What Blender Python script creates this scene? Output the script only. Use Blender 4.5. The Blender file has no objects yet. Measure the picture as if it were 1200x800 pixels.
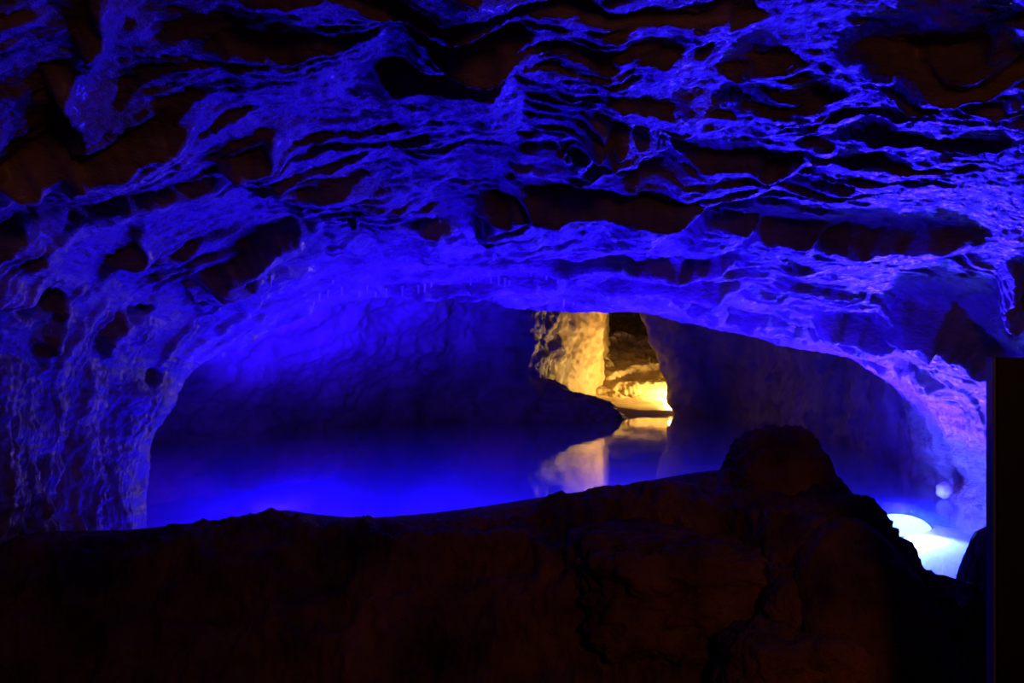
import bpy, bmesh, math, random
import numpy as np
from mathutils import Vector

S = bpy.context.scene
C = S.collection
CAM_H = 0.95            # eye height above the water (z = 0); the walkway is at -0.6
FPX = 35.0 / 36.0 * 1200.0

# ------------------------------------------------------------------ camera
cam_data = bpy.data.cameras.new('camera')
cam_data.lens = 35.0
cam_data.sensor_width = 36.0
cam_data.clip_start = 0.02
cam = bpy.data.objects.new('camera', cam_data)
C.objects.link(cam)
cam.location = (0, 0, CAM_H)
cam.rotation_euler = (math.radians(90), 0, 0)
S.camera = cam
S.view_settings.view_transform = 'Standard'
S.view_settings.look = 'None'
S.view_settings.exposure = 0.0
S.view_settings.gamma = 1.0
S.view_settings.use_curve_mapping = False
S.cycles.use_denoising = True
S.cycles.max_bounces = 6
S.cycles.diffuse_bounces = 2
S.cycles.volume_bounces = 1
S.cycles.caustics_reflective = False
S.cycles.caustics_refractive = False

# ------------------------------------------------------------------ world: sealed cave, black
w = bpy.data.worlds.new('cave_dark')
S.world = w
w.use_nodes = True
w.node_tree.nodes['Background'].inputs[0].default_value = (0, 0, 0, 1)
w.node_tree.nodes['Background'].inputs[1].default_value = 0.0

# ------------------------------------------------------------------ lights
BLUE = (0.009, 0.001, 1.0)
def spot(name, loc, target, energy, col, cone, blend, radius):
    l = bpy.data.lights.new(name, 'SPOT')
    l.energy = energy; l.color = col; l.spot_size = math.radians(cone); l.spot_blend = blend
    l.shadow_soft_size = radius
    o = bpy.data.objects.new(name, l); C.objects.link(o)
    o.location = loc
    o.rotation_euler = (Vector(target) - Vector(loc)).to_track_quat('-Z', 'Y').to_euler()
    return o
def point(name, loc, energy, col, radius):
    l = bpy.data.lights.new(name, 'POINT')
    l.energy = energy; l.color = col; l.shadow_soft_size = radius
    o = bpy.data.objects.new(name, l); C.objects.link(o); o.location = loc
    return o
LAMP_R = (2.30, 5.85, -0.05)
LAMP_L = (-1.35, 5.50, -0.18)
LAMP_M = (0.45, 5.0, -0.16)
LAMP_P = (2.28, 14.30, 0.24)
spot('pool_beam_and_fill', LAMP_R, (1.75, 5.5, 1.5), 1400, (0.016, 0.003, 1.0), 135, 0.6, 0.05)
spot('pool_beam_and_fill', LAMP_L, (-0.9, 7.0, 1.4), 330, BLUE, 140, 0.9, 0.05)
spot('pool_beam_and_fill', LAMP_L, (-1.6, 9.0, 1.75), 10000, BLUE, 52, 0.8, 0.05)  # extra beam added at the hidden left lamp to light the back wall
spot('pool_beam_and_fill', LAMP_M, (0.6, 6.1, 1.4), 650, BLUE, 145, 0.8, 0.05)
point('pool_light_glow', (2.26, 5.75, -0.06), 110, (0.03, 0.04, 1.0), 0.05)
spot('pool_beam_and_fill', (2.26, 5.72, -0.035), (2.25, 5.0, -0.40), 330, (0.07, 0.14, 1.0), 112, 0.5, 0.04)  # added spot aimed down, widens the lamp's glow on the silt
point('pool_light_glow', (-1.0, 5.4, -0.42), 80, BLUE, 0.06)
point('pool_light_glow', (0.45, 5.2, -0.42), 170, BLUE, 0.06)
for tx in (-3.4, -1.9, -0.4, 1.1, 2.6):        # unseen fan of beams added to brighten the far water
    o0 = Vector((-0.9 if tx < 0.5 else 0.6, 5.3, -0.22)); d0 = Vector((tx, 9.6, 0)) - Vector((o0.x, o0.y, 0))
    spot('pool_beam_and_fill', o0, o0 + d0.normalized() * 3 + Vector((0, 0, -0.42)), 8500, BLUE, 20, 0.7, 0.05)
point('passage_light_glow', LAMP_P, 170, (1.0, 0.60, 0.14), 0.03)
# the walkway's dim lamp behind the viewer
spot('walkway_light_and_fill', (1.0, -1.2, 1.9), (0.4, 3.6, 0.7), 30, (1.0, 0.30, 0.06), 120, 0.8, 0.25)

spot('walkway_light_and_fill', (1.0, -1.2, 1.7), (0.5, 2.9, -0.42), 26, (1.0, 0.28, 0.06), 46, 0.9, 0.10)  # unseen second spot, added to warm the face of the low rock wall

# ------------------------------------------------------------------ noise (vectorised gradient noise)
_rng = np.random.RandomState(7)
_perm = np.concatenate([_rng.permutation(256)] * 3)
_grad = _rng.normal(size=(256, 3)); _grad /= np.linalg.norm(_grad, axis=1)[:, None]
def noise3(x, y, z):
    xi = np.floor(x).astype(int); yi = np.floor(y).astype(int); zi = np.floor(z).astype(int)
    xf = x - xi; yf = y - yi; zf = z - zi
    u = xf**3 * (xf * (xf * 6 - 15) + 10); v = yf**3 * (yf * (yf * 6 - 15) + 10); q = zf**3 * (zf * (zf * 6 - 15) + 10)
    xi &= 255; yi &= 255; zi &= 255
    out = 0
    for dx in (0, 1):
        wx = u if dx else 1 - u
        px_ = _perm[xi + dx]
        for dy in (0, 1):
            wy = v if dy else 1 - v
            py_ = _perm[px_ + yi + dy]
            for dz in (0, 1):
                wz = q if dz else 1 - q
                g = _grad[_perm[py_ + zi + dz]]
                out = out + wx * wy * wz * (g[..., 0] * (xf - dx) + g[..., 1] * (yf - dy) + g[..., 2] * (zf - dz))
    return out * 1.5
def fbm(p, scale, octs=4, gain=0.5, off=0.0, ridged=False):
    s = np.asarray(scale, float) * np.ones(3)
    a, tot = 1.0, 0
    f = 1.0
    for k in range(octs):
        n = noise3(p[..., 0] * s[0] * f + off + 17.3 * k, p[..., 1] * s[1] * f - off * 0.7, p[..., 2] * s[2] * f + 5.1 * k)
        if ridged: n = 1 - 2 * np.abs(n)
        tot = tot + a * n
        a *= gain; f *= 2.03
    return tot
def sstep(a, b, x):
    t = np.clip((x - a) / (b - a), 0, 1)
    return t * t * (3 - 2 * t)

def ray(px, py, d):                     # the place in the cave that stands at depth d on a sight line
    return np.array([(px - 600) / FPX * d, d, CAM_H + (400 - py) / FPX * d])

# ------------------------------------------------------------------ materials
def nt(mat):
    mat.use_nodes = True
    t = mat.node_tree
    return t, t.nodes, t.links
def rock_mat(name, c1, c2, rough=0.55, bump=0.35, scale=6.0, stretch=(1, 1, 1), coat=0.0, spec=0.5):
    m = bpy.data.materials.new(name)
    t, N, L = nt(m)
    b = N['Principled BSDF']
    tc = N.new('ShaderNodeTexCoord'); mp = N.new('ShaderNodeMapping')
    mp.inputs['Scale'].default_value = stretch
    L.new(tc.outputs['Object'], mp.inputs[0])
    n1 = N.new('ShaderNodeTexNoise'); n1.inputs['Scale'].default_value = scale * 0.5; n1.inputs['Detail'].default_value = 6; n1.inputs['Roughness'].default_value = 0.65
    n2 = N.new('ShaderNodeTexNoise'); n2.inputs['Scale'].default_value = scale * 5; n2.inputs['Detail'].default_value = 5; n2.inputs['Roughness'].default_value = 0.7
    vo = N.new('ShaderNodeTexVoronoi'); vo.inputs['Scale'].default_value = scale * 3.0; vo.feature = 'F1'
    for n in (n1, n2, vo): L.new(mp.outputs[0], n.inputs['Vector'])
    cr = N.new('ShaderNodeValToRGB')
    cr.color_ramp.elements[0].position = 0.34; cr.color_ramp.elements[0].color = (*c1, 1)
    cr.color_ramp.elements[1].position = 0.66; cr.color_ramp.elements[1].color = (*c2, 1)
    L.new(n1.outputs['Fac'], cr.inputs[0]); L.new(cr.outputs[0], b.inputs['Base Color'])
    mx = N.new('ShaderNodeMath'); mx.operation = 'MULTIPLY_ADD'; mx.inputs[1].default_value = 0.35
    L.new(vo.outputs['Distance'], mx.inputs[0]); L.new(n2.outputs['Fac'], mx.inputs[2])
    bp = N.new('ShaderNodeBump'); bp.inputs['Strength'].default_value = bump; bp.inputs['Distance'].default_value = 0.03
    L.new(mx.outputs[0], bp.inputs['Height']); L.new(bp.outputs[0], b.inputs['Normal'])
    rr = N.new('ShaderNodeMapRange'); rr.inputs['To Min'].default_value = rough - 0.18; rr.inputs['To Max'].default_value = rough + 0.22
    rr.inputs['From Min'].default_value = 0.3; rr.inputs['From Max'].default_value = 0.7
    L.new(n2.outputs['Fac'], rr.inputs['Value']); L.new(rr.outputs[0], b.inputs['Roughness'])
    b.inputs['Specular IOR Level'].default_value = spec
    b.inputs['Coat Weight'].default_value = coat; b.inputs['Coat Roughness'].default_value = 0.25
    return m
def plain(name, col, rough=0.5, metal=0.0, spec=0.5):
    m = bpy.data.materials.new(name)
    t, N, L = nt(m); b = N['Principled BSDF']
    tc = N.new('ShaderNodeTexCoord'); n = N.new('ShaderNodeTexNoise'); n.inputs['Scale'].default_value = 14; n.inputs['Detail'].default_value = 4
    L.new(tc.outputs['Object'], n.inputs['Vector'])
    cr = N.new('ShaderNodeValToRGB')
    cr.color_ramp.elements[0].color = (*[c * 0.75 for c in col], 1); cr.color_ramp.elements[1].color = (*col, 1)
    L.new(n.outputs['Fac'], cr.inputs[0]); L.new(cr.outputs[0], b.inputs['Base Color'])
    b.inputs['Roughness'].default_value = rough; b.inputs['Metallic'].default_value = metal; b.inputs['Specular IOR Level'].default_value = spec
    return m
def glow(name, col, strength):
    m = bpy.data.materials.new(name)
    t, N, L = nt(m)
    for n in list(N):
        if n.type != 'OUTPUT_MATERIAL': N.remove(n)
    e = N.new('ShaderNodeEmission'); e.inputs[0].default_value = (*col, 1); e.inputs[1].default_value = strength
    L.new(e.outputs[0], [n for n in N if n.type == 'OUTPUT_MATERIAL'][0].inputs['Surface'])
    return m
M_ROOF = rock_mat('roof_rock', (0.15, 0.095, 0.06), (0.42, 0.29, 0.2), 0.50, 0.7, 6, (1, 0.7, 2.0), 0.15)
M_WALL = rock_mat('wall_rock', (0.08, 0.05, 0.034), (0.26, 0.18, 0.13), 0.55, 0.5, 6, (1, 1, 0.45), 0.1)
M_BACK = rock_mat('chamber_rock', (0.2, 0.14, 0.10), (0.45, 0.34, 0.26), 0.6, 0.5, 3.5)
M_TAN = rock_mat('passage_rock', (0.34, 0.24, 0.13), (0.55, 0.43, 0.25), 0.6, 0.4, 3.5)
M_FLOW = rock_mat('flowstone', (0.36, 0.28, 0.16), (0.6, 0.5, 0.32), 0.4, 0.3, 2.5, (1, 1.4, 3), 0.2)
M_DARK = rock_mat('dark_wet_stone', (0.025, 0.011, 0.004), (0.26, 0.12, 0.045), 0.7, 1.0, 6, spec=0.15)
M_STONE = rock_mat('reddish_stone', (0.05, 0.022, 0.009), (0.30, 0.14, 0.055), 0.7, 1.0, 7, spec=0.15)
M_PALE = rock_mat('pale_stone', (0.6, 0.55, 0.5), (0.75, 0.7, 0.65), 0.5, 0.2, 10)
M_DRIP = plain('wet_calcite', (0.8, 0.75, 0.7), 0.2)
M_SILT = plain('pale_silt', (0.55, 0.52, 0.48), 0.8)
M_PANEL = plain('dark_panel', (0.004, 0.004, 0.006), 0.5, 0, 0.2)
M_EDGE = plain('blue_lit_edge', (0.05, 0.08, 0.35), 0.4)  # blue lamplight on the steel edge is painted into its colour
M_CASE = plain('lamp_housing', (0.05, 0.05, 0.055), 0.4, 0.7)
M_LENS_B = glow('blue_lamp_lens', (0.03, 0.055, 1.0), 42)
M_LENS_W = glow('warm_lamp_lens', (1.0, 0.66, 0.25), 60)
M_STEEL = plain('dull_steel', (0.12, 0.12, 0.13), 0.4, 0.8)

def water_mat():
    m = bpy.data.materials.new('milky_pool_water')
    t, N, L = nt(m)
    for n in list(N):
        if n.type != 'OUTPUT_MATERIAL': N.remove(n)
    out = [n for n in N if n.type == 'OUTPUT_MATERIAL'][0]
    tc = N.new('ShaderNodeTexCoord'); mp = N.new('ShaderNodeMapping'); mp.inputs['Scale'].default_value = (1.2, 3.0, 1)
    L.new(tc.outputs['Object'], mp.inputs[0])
    n = N.new('ShaderNodeTexNoise'); n.inputs['Scale'].default_value = 2.2; n.inputs['Detail'].default_value = 2.5
    L.new(mp.outputs[0], n.inputs['Vector'])
    bp = N.new('ShaderNodeBump'); bp.inputs['Strength'].default_value = 0.05; bp.inputs['Distance'].default_value = 0.02
    L.new(n.outputs['Fac'], bp.inputs['Height'])
    fr = N.new('ShaderNodeFresnel'); fr.inputs['IOR'].default_value = 1.33
    L.new(bp.outputs[0], fr.inputs['Normal'])
    tr = N.new('ShaderNodeBsdfTransparent'); tr.inputs[0].default_value = (0.97, 0.98, 1, 1)
    gl = N.new('ShaderNodeBsdfGlossy'); gl.inputs['Roughness'].default_value = 0.03
    L.new(bp.outputs[0], gl.inputs['Normal'])
    mx = N.new('ShaderNodeMixShader')
    ge = N.new('ShaderNodeNewGeometry'); ior = N.new('ShaderNodeMapRange')
    ior.inputs['To Min'].default_value = 1.33; ior.inputs['To Max'].default_value = 1 / 1.33
    L.new(ge.outputs['Backfacing'], ior.inputs['Value']); L.new(ior.outputs[0], fr.inputs['IOR'])
    L.new(fr.outputs[0], mx.inputs[0]); L.new(tr.outputs[0], mx.inputs[1]); L.new(gl.outputs[0], mx.inputs[2])
    L.new(mx.outputs[0], out.inputs['Surface'])
    vs = N.new('ShaderNodeVolumeScatter'); vs.inputs['Color'].default_value = (0.12, 0.22, 0.95, 1); vs.inputs['Density'].default_value = 0.42; vs.inputs['Anisotropy'].default_value = 0.0
    L.new(vs.outputs[0], out.inputs['Volume'])
    return m
M_WATER = water_mat()

# ------------------------------------------------------------------ mesh helpers
def mesh_grid(name, P, mat, parent=None, flip=False, smooth=True, closed_u=False):
    nu, nv = P.shape[:2]
    idx = np.arange(nu * nv).reshape(nu, nv)
    if closed_u: idx = np.concatenate([idx, idx[:1]], 0)
    q = np.stack([idx[:-1, :-1], idx[1:, :-1], idx[1:, 1:], idx[:-1, 1:]], -1).reshape(-1, 4)
    if flip: q = q[:, ::-1]
    me = bpy.data.meshes.new(name)
    me.vertices.add(nu * nv); me.vertices.foreach_set('co', P.reshape(-1, 3).astype(np.float32).ravel())
    me.loops.add(q.size); me.loops.foreach_set('vertex_index', q.astype(np.int32).ravel())
    me.polygons.add(len(q)); me.polygons.foreach_set('loop_start', np.arange(0, q.size, 4, dtype=np.int32))
    me.polygons.foreach_set('use_smooth', np.full(len(q), smooth))
    me.update(calc_edges=True); me.validate()
    me.materials.append(mat)
    o = bpy.data.objects.new(name, me); C.objects.link(o)
    if parent: o.parent = parent
    return o
def bm_obj(name, bm, mat, parent=None, smooth=True):
    me = bpy.data.meshes.new(name)
    bmesh.ops.recalc_face_normals(bm, faces=bm.faces)
    bm.to_mesh(me); bm.free()
    for p in me.polygons: p.use_smooth = smooth
    me.materials.append(mat)
    o = bpy.data.objects.new(name, me); C.objects.link(o)
    if parent: o.parent = parent
    return o
def tag(o, label=None, cat=None, group=None, kind=None):
    for k, v in (('label', label), ('category', cat), ('group', group), ('kind', kind)):
        if v: o[k] = v
    return o
def interp_rows(nodes, t):              # smooth (Catmull-Rom) resample of a node list at parameters t in 0..n-1
    A = np.asarray(nodes, float); n = len(A)
    i = np.clip(np.floor(t).astype(int), 0, n - 2); f = (t - i)[:, None]
    p0 = A[np.clip(i - 1, 0, n - 1)]; p1 = A[i]; p2 = A[i + 1]; p3 = A[np.clip(i + 2, 0, n - 1)]
    return 0.5 * (2 * p1 + (p2 - p0) * f + (2 * p0 - 5 * p1 + 4 * p2 - p3) * f**2 + (3 * p1 - p0 - 3 * p2 + p3) * f**3)
def node_params(nodes, n):              # parameters giving even arc length
    A = np.asarray(nodes, float); tt = np.linspace(0, len(A) - 1, 4000)
    Q = interp_rows(A, tt); s = np.concatenate([[0], np.cumsum(np.linalg.norm(np.diff(Q, axis=0), axis=1))])
    return np.interp(np.linspace(0, s[-1], n), s, tt)
def normals(P):
    du = np.gradient(P, axis=0); dv = np.gradient(P, axis=1)
    n = np.cross(du, dv); n /= np.linalg.norm(n, axis=-1, keepdims=True) + 1e-9
    return n

# ------------------------------------------------------------------ the near cave: roof and both side walls as one arch, cut in three
LIP = [(138, 800, 5.0), (141, 640, 5.0), (150, 545, 5.1), (182, 480, 5.3), (215, 434, 5.5), (300, 385, 5.9), (400, 351, 6.2), (500, 342, 6.4),
       (620, 354, 6.6), (700, 358, 6.6), (765, 365, 6.6), (850, 387, 6.5), (930, 402, 6.4), (1000, 418, 6.25), (1045, 442, 6.2), (1074, 482, 6.3),
       (1092, 540, 6.35), (1108, 590, 6.35), (1114, 800, 6.3)]
FRONT = [(-2.05, -0.8), (-2.1, 0.15), (-2.15, 0.65), (-2.12, 1.15), (-2.0, 1.5), (-1.6, 1.85), (-1.0, 2.05), (-.4, 2.12), (.1, 2.15), (.5, 2.15),
         (.9, 2.12), (1.35, 2.08), (1.8, 2.0), (2.2, 1.8), (2.5, 1.45), (2.72, 1.1), (2.88, 0.65), (3.0, 0.15), (3.0, -0.8)]
lipP = np.array([ray(*a) for a in LIP])
frontP = np.array([(x, -0.4, z) for x, z in FRONT])
NU, NV, NB = 900, 820, 70
tu = node_params(lipP, NU)
lipR = interp_rows(lipP, tu); frR = interp_rows(frontP, tu)
vv = np.concatenate([np.linspace(0, 0.26, 50, endpoint=False), np.linspace(0.26, 1.0, NV - 50)])
base = frR[:, None, :] * (1 - vv)[None, :, None] + lipR[:, None, :] * vv[None, :, None]
# behind the lip the rock rolls up and outward into the pool chamber's own ceiling
ctr = ray(600, 480, 6.3)
outw = lipR - ctr; outw[:, 1] = 0; outw /= np.linalg.norm(outw, axis=1)[:, None]
bb = np.linspace(0, 1, NB + 1)[1:]
roll = lipR[:, None, :] + outw[:, None, :] * (1.0 * bb**1.6)[None, :, None] + np.array([0, 1.0, 0])[None, None, :] * (1.3 * bb**0.8)[None, :, None]
base = np.concatenate([base, roll], 1)
Nn = normals(base)
mid = base.mean(axis=(0, 1)); mid[2] = 0.7
if ((mid - base) * Nn).sum(-1).mean() < 0: Nn = -Nn           # point into the cave
vfull = np.concatenate([vv, 1 + bb])
fade = 1 - 0.6 * sstep(0.93, 1.0, vfull)[None, :]            # keep the lip's outline calm
P = base
upness = sstep(0.0, 0.5, -Nn[..., 2])                        # 1 on the roof, 0 on the walls
big = 0.08 * fbm(P, (0.9, 0.7, 0.9), 3)
jag = fbm(P, (0.8, 0.5, 0.8), 5, gain=0.52, off=3.0)
def saw(k, amp, wamp, off, sharp=0.08, gs=1.0):
    s = P[..., 1] * k + wamp * (0.6 * fbm(P, (0.8, 0.35, 0.8), 5, gain=0.5, off=off) + 0.5 * jag) + 0.3 * k * P[..., 0] * math.sin(off)
    f = s - np.floor(s)
    prof = sstep(0, sharp, f) * (1 - f)
    gate = sstep(-0.05, 0.35, fbm(P, (1.1 * gs, 0.9 * gs, 1.1), 3, off=off + 9))
    return amp * prof * gate
D = big + upness * (saw(1.3, 0.12, 1.5, 1.3) + saw(3.1, 0.050, 1.6, 4.1, .1, 1.3) + saw(6.5, 0.028, 1.6, 8.7, 0.12, 1.6) + saw(14.0, 0.014, 1.6, 5.7, 0.2, 3))
D = D + 0.018 * fbm(P, (2.0, 2.2, 3.2), 3, off=11, ridged=True)
# walls: steep facets and upright ribs
D = D + (1 - upness) * (0.07 * fbm(P, (2.0, 2.6, 0.8), 5, gain=0.58, off=31, ridged=True))
D = D * fade
# ledges that can be told apart in the roof: (px, py of the face's middle, half width, drop in px, slant)
proj_x = 600 + FPX * base[..., 0] / np.maximum(base[..., 1], 0.05)
proj_y = 400 - FPX * (base[..., 2] - CAM_H) / np.maximum(base[..., 1], 0.05)
LEDGES = [(292, 278, 88, 66, 0.25), (528, 74, 100, 62, 0.0), (650, 160, 60, 36, 0.2), (715, 200, 120, 80, 0.1), (610, 284, 112, 26, -0.1),
          (858, 238, 42, 44, 0.0), (930, 248, 44, 50, 0.1), (1035, 268, 95, 48, 0.5), (1015, 362, 46, 62, 0.3), (1145, 365, 66, 85, 0.2),
          (1105, 70, 80, 14, 0.0), (850, 142, 26, 18, 0.1), (840, 118, 40, 18, 0.0), (80, 128, 120, 95, -0.1), (110, 25, 70, 24, 0.1),
          (725, 320, 38, 14, 0.1), (765, 333, 24, 14, 0.1), (900, 130, 60, 20, 0.1), (470, 240, 50, 30, -0.2), (190, 205, 100, 46, -0.35), (60, 255, 70, 36, -0.1),
          (1010, 140, 52, 18, 0), (640, 60, 70, 22, 0.1), (360, 200, 60, 34, -0.4), (960, 305, 20, 14, 0.1), 
          (300, 60, 90, 30, -0.1), (250, 20, 80, 24, 0.0), (1095, 425, 30, 28, 0.4), (1010, 190, 60, 18, -0.1), (790, 30, 60, 20, 0.1)]
wob = 0.10 * fbm(P, (2.2, 0.3, 2.2), 4, off=51)
rag = 0.09 * fbm(P, (3.0, 1.2, 3.0), 4, gain=0.52, off=57)
for (lx, ly, hw, hp, sl) in LEDGES:
    k = np.argmin((proj_x[:, 60:NV] - lx)**2 + (proj_y[:, 60:NV] - ly)**2)
    iu, iv = np.unravel_index(k, (NU, NV - 60)); c = base[iu, iv + 60]
    wd = hw / FPX * c[1]; drop = 0.72 * hp / FPX * c[1]
    a = (P[..., 0] - c[0]) / wd
    b = P[..., 1] - (c[1] - sl * (P[..., 0] - c[0]) * 1.2) + wob + rag
    win = 1 - sstep(0.55, 1.15, np.abs(a) + 3.0 * rag)
    D = np.maximum(D, D * 0.55 + drop * win * sstep(-0.02, 0.05, b) * np.exp(-np.maximum(b, 0) / (0.10 + 0.05 * c[1] + 1.2 * drop)) * np.where(P[..., 1] > 0.2, 1, 0))
# small round holes in the left wall
for (hx, hy, r) in ((171, 438, 0.06), (160, 366, 0.09), (225, 352, 0.06), (40, 350, 0.10)):
    k = np.argmin((proj_x[:, 60:NV] - hx)**2 + (proj_y[:, 60:NV] - hy)**2)
    iu, iv = np.unravel_index(k, (NU, NV - 60)); c = base[iu, iv + 60]
    q = np.linalg.norm((P - c) * np.array([1, 0.55, 1.2]), axis=-1) + 0.25 * wob
    D = D - 0.16 * (1 - sstep(0.5 * r, r, q))
P2 = base + Nn * D[..., None]
fine = 0.015 * fbm(P2, (4.5, 5, 17), 5, gain=0.62, off=21)
flakes = fbm(P2, (4, 4.5, 15), 3, off=44)
fine = fine + 0.017 * (np.floor(flakes * 3) / 3 - flakes)
shell = P2 + Nn * (fine * (0.5 + 0.5 * fade))[..., None]
cutL = int(np.searchsorted(tu, 4.2)); cutR = int(np.searchsorted(tu, 13.6))
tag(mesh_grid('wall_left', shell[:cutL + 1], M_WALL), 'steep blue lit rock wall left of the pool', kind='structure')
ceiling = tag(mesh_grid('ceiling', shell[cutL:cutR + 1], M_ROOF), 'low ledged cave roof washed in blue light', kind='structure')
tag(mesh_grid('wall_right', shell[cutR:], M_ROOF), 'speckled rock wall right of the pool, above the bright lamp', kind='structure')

# ------------------------------------------------------------------ chamber walls beyond the lip
def curtain(name, nodes, mat, nz=150, n=420, ztop=2.6, amp=1.0, sx=0.0):
    # nodes: (px, depth at water level, lean toward the viewer at ztop, sideways shift at ztop)
    bot = np.array([(*ray(px, 400, d)[:2], 0.0) for px, d, l, s in nodes])
    top = bot + np.array([(s, -l, ztop) for px, d, l, s in nodes])
    t = node_params(bot, n)
    b = interp_rows(bot, t); tp = interp_rows(top, t)
    zz = np.linspace(-0.3, 1, nz)
    G = b[:, None] * (1 - zz)[None, :, None] + tp[:, None] * zz[None, :, None]
    N_ = normals(G)
    c = np.array([0.6, 8.0, 0.8])
    s = np.sign(((c - G) * N_).sum(-1).mean())
    d = amp * (0.16 * fbm(G, (0.8, 0.8, 1.0), 4, off=60) + 0.03 * fbm(G, (1.8, 1.8, 2.6), 3, off=70, ridged=True) + 0.05 * fbm(G, (3.2, 3.2, 4.5), 5, gain=0.6, off=80))
    return mesh_grid(name, G + N_ * (s * d)[..., None], mat), G
tag(curtain('wall_back_left', [(-300, 6.4, .5, 0), (40, 8.2, 2.4, 0), (165, 9.3, 3.0, 0), (300, 10.3, 3.2, 0), (420, 11.3, 3.0, 0), (490, 11.8, 2.2, 0),
    (550, 12.0, 1.0, 0), (590, 11.8, .2, 0), (615, 11.95, .1, 0), (640, 12.5, 0, 0), (656, 13.0, 0, 0)], M_BACK)[0], 'blue lit overhanging rock at the back of the pool', kind='structure')
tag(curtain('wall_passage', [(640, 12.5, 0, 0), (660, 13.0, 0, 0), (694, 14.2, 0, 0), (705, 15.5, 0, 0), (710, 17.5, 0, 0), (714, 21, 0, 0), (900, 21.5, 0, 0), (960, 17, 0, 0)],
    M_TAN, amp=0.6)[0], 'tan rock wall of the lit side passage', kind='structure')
tag(curtain('wall_back_right', [(960, 16, 0, 0), (858, 14.4, 0, -.3), (815, 13.3, 0, -.7), (789, 12.9, 0, -.85), (805, 12.6, .2, -.6), (870, 12.2, .6, 0), (940, 10.6, .8, 0), (1000, 9.0, .7, 0),
    (1060, 7.4, .5, 0), (1100, 6.5, .2, 0), (1180, 5.9, 0, 0)], M_BACK, amp=0.75)[0], 'dark rock wall right of the lit passage', kind='structure')

# terraced flowstone at the end of the passage
gx, gy = np.meshgrid(np.linspace(0.7, 4.0, 260), np.linspace(12.9, 20.5, 400), indexing='ij')
prof = np.interp(gy, [12.9, 13.05, 13.9, 14.4, 15, 16, 17.5, 19, 20.5], [-0.25, 0.05, 0.07, 0.16, 0.36, 0.60, 0.92, 1.2, 1.5])
G = np.stack([gx, gy, prof], -1)
h = prof + 0.12 * np.maximum(0, 1.7 - gx) + 0.10 * fbm(G, (0.9, 0.9, 0.3), 3, off=91) * sstep(13.8, 15, gy)
st = 0.24
hw = h + 0.16 * fbm(G, (1.1, 0.5, 0.3), 5, gain=0.6, off=93)
f = hw / st - np.floor(hw / st)
h = h + sstep(14.0, 14.8, gy) * st * (sstep(0.55, 1.0, f) - f) * 0.6 + 0.05 * fbm(G, (2.5, 4, 1), 4, off=95, ridged=True) * sstep(14.4, 15.2, gy)
G[..., 2] = h
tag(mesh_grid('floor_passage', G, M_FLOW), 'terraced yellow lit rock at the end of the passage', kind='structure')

# pool bed and walkway
gx, gy = np.meshgrid(np.linspace(-6, 6, 160), np.linspace(3.6, 15, 160), indexing='ij')
G = np.stack([gx, gy, 0 * gx - 0.62], -1); G[..., 2] += 0.05 * fbm(G, (0.8, 0.8, 1), 3)
bank = np.exp(-((gx - 2.45) / 0.9)**2 - ((gy - 5.9) / np.where(gy < 5.9, 1.7, 0.6))**2)         # pale silt bed raised here to spread the lamp's glow
G[..., 2] = G[..., 2] * (1 - bank) + (-0.14) * bank
tag(mesh_grid('floor_pool', G, M_SILT), 'pale silt bed under the blue pool', kind='structure')
gx, gy = np.meshgrid(np.linspace(-3, 3.4, 60), np.linspace(-0.6, 3.8, 50), indexing='ij')
G = np.stack([gx, gy, 0 * gx - 0.6], -1); G[..., 2] += 0.02 * fbm(G, (2, 2, 1), 3)
tag(mesh_grid('floor', G, M_DARK), 'dark walkway floor before the pool wall', kind='structure')

# water body
bm = bmesh.new()
v = [bm.verts.new(p) for p in ((-6, 3.6, -.9), (6, 3.6, -.9), (6, 15.2, -.9), (-6, 15.2, -.9), (-6, 3.6, 0), (6, 3.6, 0), (6, 15.2, 0), (-6, 15.2, 0))]
for fc in ((0, 3, 2, 1), (4, 5, 6, 7), (0, 1, 5, 4), (1, 2, 6, 5), (2, 3, 7, 6), (3, 0, 4, 7)): bm.faces.new([v[i] for i in fc])
water = bm_obj('pool_water', bm, M_WATER, smooth=False)
tag(water, 'still milky blue water of the cave pool', kind='structure')

# ------------------------------------------------------------------ stones
def stone_mesh(name, rx, ry, rz, seed, sub=4, rough=0.22, square=0.0, mat=M_STONE, parent=None, fine=0.03, taper=(0, 0)):
    bm = bmesh.new(); bmesh.ops.create_icosphere(bm, subdivisions=sub, radius=1)
    V = np.array([v.co for v in bm.verts])
    if square:                                                  # squarer than a ball: dressed block
        p = 2 + 6 * square
        V = V / (np.abs(V)**p).sum(1)[:, None]**(1 / p)
    n = V / np.linalg.norm(V, axis=1)[:, None]
    V = V + n * (rough * fbm(n, 1.1, 3, off=seed * 7.7) + 0.25 * rough * fbm(n, 4.0, 3, off=seed * 3.1, ridged=True))[:, None]
    V[:, :2] *= (1 - taper[0] * V[:, 2:3]); V[:, 0] += taper[1] * V[:, 2]
    V = V * np.array([rx, ry, rz])
    V = V + n * (fine * fbm(V, 9.0, 5, gain=0.62, off=seed, ridged=True))[:, None]
    for vt, q in zip(bm.verts, V): vt.co = q
    return bm_obj(name, bm, mat, parent)

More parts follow.
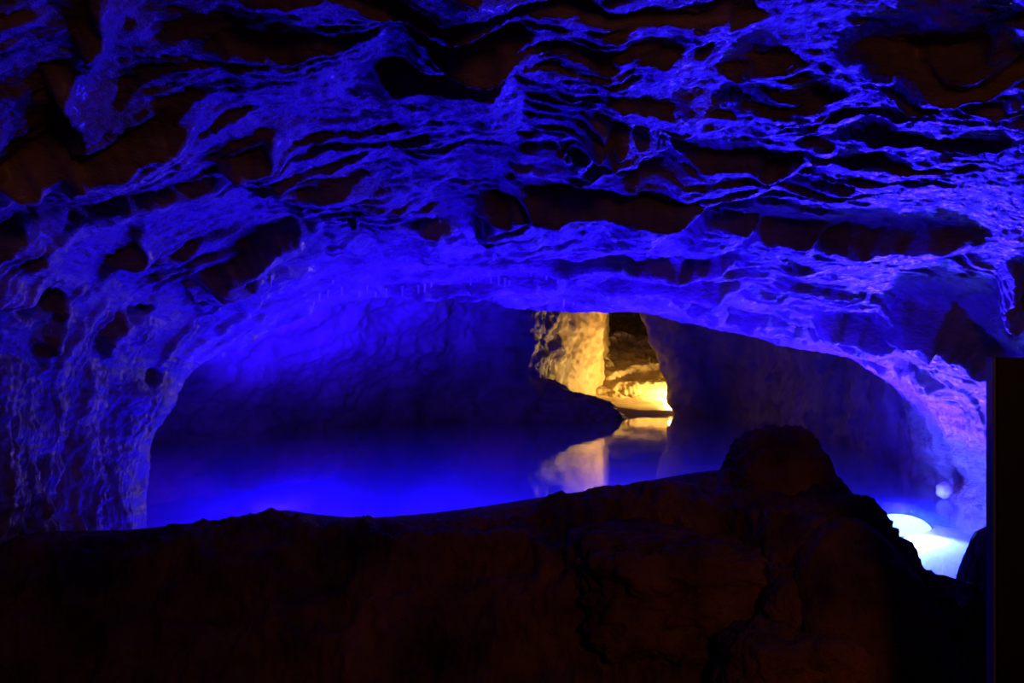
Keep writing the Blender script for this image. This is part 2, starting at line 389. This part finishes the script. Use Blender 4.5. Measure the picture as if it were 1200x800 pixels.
# low rock wall between walkway and pool: a continuous ledge with stones set in its face
RIDGE = [(-260, 627, 4.0), (-60, 626, 4.0), (60, 625, 4.0), (145, 624, 4.0), (200, 619, 4.0), (262, 612, 4.0), (300, 605, 4.0), (330, 601, 4.0), (358, 605, 4.0), (420, 610, 4.0),
         (480, 606, 4.0), (560, 596, 4.0), (640, 584, 4.0), (720, 572, 3.95), (790, 560, 3.9), (850, 552, 3.85), (900, 548, 3.8), (960, 575, 3.75), (1000, 620, 3.7), (1060, 664, 3.7), (1115, 688, 3.7), (1160, 676, 3.7), (1240, 660, 3.7)]
top = np.array([ray(*a) for a in RIDGE])
n = 640
t = node_params(top, n); tp = interp_rows(top, t)
secs = []
for (dy, dz, k) in ((0.62, -1.2, 0), (0.5, -0.3, 0), (0.32, -0.1, 0), (0.12, -0.015, 1), (0.0, 0, 1), (-0.16, -0.02, 1), (-0.32, -0.09, .5), (-0.45, -0.22, 0), (-0.62, -0.45, 0), (-0.8, -0.75, 0), (-0.98, -1.05, 0)):
    s = tp.copy(); s[:, 1] += dy; s[:, 2] += dz
    secs.append(s)
secs = np.array(secs)
m_ = 170
tt = np.linspace(0, len(secs) - 1, m_)
G = np.stack([interp_rows(secs[:, i], tt) for i in range(n)], 0)
N_ = normals(G)
if N_[:, 60:80, 2].mean() < 0: N_ = -N_
frontw = sstep(4.0, 6.0, tt)[None, :]
d = 0.03 * fbm(G, (1.6, 1.6, 1.6), 3, off=110) * (0.25 + frontw) + frontw * (0.07 * fbm(G, (2.6, 2.6, 2.0), 5, gain=0.58, off=120, ridged=True) + 0.016 * fbm(G, (9, 9, 8), 4, gain=0.6, off=130))
G = G + N_ * d[..., None]
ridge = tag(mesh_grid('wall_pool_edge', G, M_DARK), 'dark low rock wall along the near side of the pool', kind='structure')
FACE = [(820, 700, 3.2, .34, .2, .17, .5), (918, 672, 3.16, .085, .14, .17, .3), (990, 716, 3.0, .085, .1, .10, .35), (925, 722, 3.02, .07, .1, .12, .1),
        (908, 782, 2.86, .11, .12, .085, .3), (972, 774, 2.86, .085, .11, .075, .3)]
for i, (px, py, dd, rx, ry, rz, sq) in enumerate(FACE):
    s = stone_mesh('stone', rx, ry, rz, i + 3, 6 if rx > .12 else 5, 0.3, sq, M_STONE, ridge, fine=0.022)
    s.location = ray(px, py, dd + ry * 0.8)
    s.rotation_euler = (0, 0, 0.2 * math.sin(i * 2.1))

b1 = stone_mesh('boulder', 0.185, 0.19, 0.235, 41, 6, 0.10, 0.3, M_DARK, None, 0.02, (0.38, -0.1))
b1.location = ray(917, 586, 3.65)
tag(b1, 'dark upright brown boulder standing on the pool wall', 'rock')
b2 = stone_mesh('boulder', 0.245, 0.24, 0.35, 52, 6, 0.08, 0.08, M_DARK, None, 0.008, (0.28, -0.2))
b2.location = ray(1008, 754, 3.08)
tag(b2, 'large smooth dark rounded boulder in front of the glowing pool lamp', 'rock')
b3 = stone_mesh('boulder', 0.95, 0.40, 0.36, 66, 6, 0.22, 0.1, M_BACK, None, 0.03)
b3.location = ray(630, 480, 12.3) + np.array([0, 0, -0.05]); b3.rotation_euler = (0, 0.2, 0)
tag(b3, 'dark low boulder at the waterline below the lit passage wall', 'rock')
b5 = stone_mesh('boulder', 0.19, 0.2, 0.27, 83, 5, 0.10, 0.05, M_DARK, None, 0.01)
b5.location = ray(1196, 700, 3.6)
tag(b5, 'small dark boulder between the bright pool lamp and the black panel', 'rock')
b4 = stone_mesh('stone', 0.045, 0.045, 0.045, 77, 3, 0.15, 0.0, M_PALE, None, 0.003)
b4.location = ray(1107, 574, 6.0)
tag(b4, 'small pale rounded stone at the water edge above the bright lamp', 'stone')

# ------------------------------------------------------------------ stalactites along the roof's lip
random.seed(5)
SPOTS = [(367, 358), (374, 349), (384, 344), (400, 341), (420, 345), (440, 343), (447, 344), (452, 344), (472, 341), (489, 339), (498, 337), (505, 336), (551, 331), (576, 330), (584, 331), (592, 333), (598, 335), (622, 322), (640, 325), (653, 325), (660, 356), (672, 357), (316, 330), (390, 332), (430, 338)]
Sc = shell[cutL:cutR + 1, NV - 260:NV + 6]
sx_ = 600 + FPX * Sc[..., 0] / Sc[..., 1]; sy_ = 400 - FPX * (Sc[..., 2] - CAM_H) / Sc[..., 1]
for (px, py) in SPOTS:
    k = np.argmin((sx_ - px)**2 + (sy_ - py + 4)**2)
    c = Sc.reshape(-1, 3)[k]
    ln = random.uniform(0.02, 0.05)
    bm = bmesh.new()
    rings = [(0.010, 0.012), (0.007, -ln * .35), (0.0045, -ln * .7), (0.003, -ln)]
    prev = None
    for r, z in rings:
        ring = [bm.verts.new((r * math.cos(a * math.pi / 3) , r * math.sin(a * math.pi / 3), z)) for a in range(6)]
        if prev:
            for a in range(6): bm.faces.new([prev[a], prev[(a + 1) % 6], ring[(a + 1) % 6], ring[a]])
        prev = ring
    bm.faces.new(prev)
    o = bm_obj('stalactite', bm, M_DRIP, ceiling); o.location = c

# ------------------------------------------------------------------ lamps
def disc_prism(bm, r0, r1, z0, z1, seg=28):
    A = [bm.verts.new((r0 * math.cos(2 * math.pi * a / seg), r0 * math.sin(2 * math.pi * a / seg), z0)) for a in range(seg)]
    B = [bm.verts.new((r1 * math.cos(2 * math.pi * a / seg), r1 * math.sin(2 * math.pi * a / seg), z1)) for a in range(seg)]
    for a in range(seg): bm.faces.new([A[a], A[(a + 1) % seg], B[(a + 1) % seg], B[a]])
    bm.faces.new(A); bm.faces.new(B)
def pool_lamp(loc, label):
    e = bpy.data.objects.new('pool_lamp', None); C.objects.link(e); e.location = (loc[0], loc[1], -0.60)
    tag(e, label, 'lamp', 'sunken pool lamps')
    top_z = loc[2] + 0.60 - 0.07
    def tilt(bm):
        for v in bm.verts:
            z = v.co.z - top_z; a = math.radians(14)
            v.co.y, v.co.z = v.co.y * math.cos(a) - z * math.sin(a), top_z + v.co.y * math.sin(a) + z * math.cos(a)
        return bm
    bm = bmesh.new(); disc_prism(bm, .12, .17, -.10 + top_z, top_z - .012); bm_obj('housing', tilt(bm), M_CASE, e, False)
    bm = bmesh.new(); disc_prism(bm, .155, .14, top_z - .012, top_z); bm_obj('lens', tilt(bm), M_LENS_B, e, False)
    bm = bmesh.new(); disc_prism(bm, .03, .03, 0.0, top_z - .08); disc_prism(bm, .09, .09, 0.0, .015); bm_obj('stand', bm, M_STEEL, e, False)
pool_lamp(LAMP_R, 'glowing white blue lamp sunk in the pool beside the rounded boulder')

# upright dark panel at the edge of the walkway
e = bpy.data.objects.new('barrier_panel', None); C.objects.link(e)
p0 = ray(1161, 400, 2.2); e.location = (p0[0], p0[1], -0.6); e.rotation_euler = (0, 0, -0.12)
tag(e, 'black upright barrier panel with a thin lit edge beside the bright pool lamp', 'panel')
def box_obj(name, x0, x1, y0, y1, z0, z1, mat, parent, bev=0.004):
    bm = bmesh.new(); bmesh.ops.create_cube(bm, size=1)
    for v in bm.verts: v.co = ((x0 + x1) / 2 + v.co.x * (x1 - x0), (y0 + y1) / 2 + v.co.y * (y1 - y0), (z0 + z1) / 2 + v.co.z * (z1 - z0))
    if bev: bmesh.ops.bevel(bm, geom=bm.edges[:], offset=bev, segments=2, affect='EDGES')
    return bm_obj(name, bm, mat, parent, False)
box_obj('board', 0.004, 0.62, -0.02, 0.02, 0.02, 1.515, M_PANEL, e)
box_obj('edge_strip', -0.003, 0.0035, -0.021, 0.021, 0.3, 1.515, M_EDGE, e, 0.001)
box_obj('foot', 0.06, 0.14, -0.16, 0.16, 0.0, 0.03, M_CASE, e); box_obj('foot', 0.48, 0.56, -0.16, 0.16, 0.0, 0.03, M_CASE, e)

# small floodlight on the passage floor
e = bpy.data.objects.new('flood_lamp', None); C.objects.link(e)
e.location = (LAMP_P[0], LAMP_P[1], 0.06); tag(e, 'small glowing warm floodlight on the floor of the tan passage', 'lamp')
bm = bmesh.new(); disc_prism(bm, .05, .05, 0, .02, 16); disc_prism(bm, .015, .015, .02, .10, 12); bm_obj('stand', bm, M_STEEL, e, False)
bm = bmesh.new(); disc_prism(bm, .03, .05, .10, .135, 20); bm_obj('housing', bm, M_CASE, e, False)
bm = bmesh.new(); disc_prism(bm, .046, .03, .135, .15, 20); bm_obj('lens', bm, M_LENS_W, e, False)
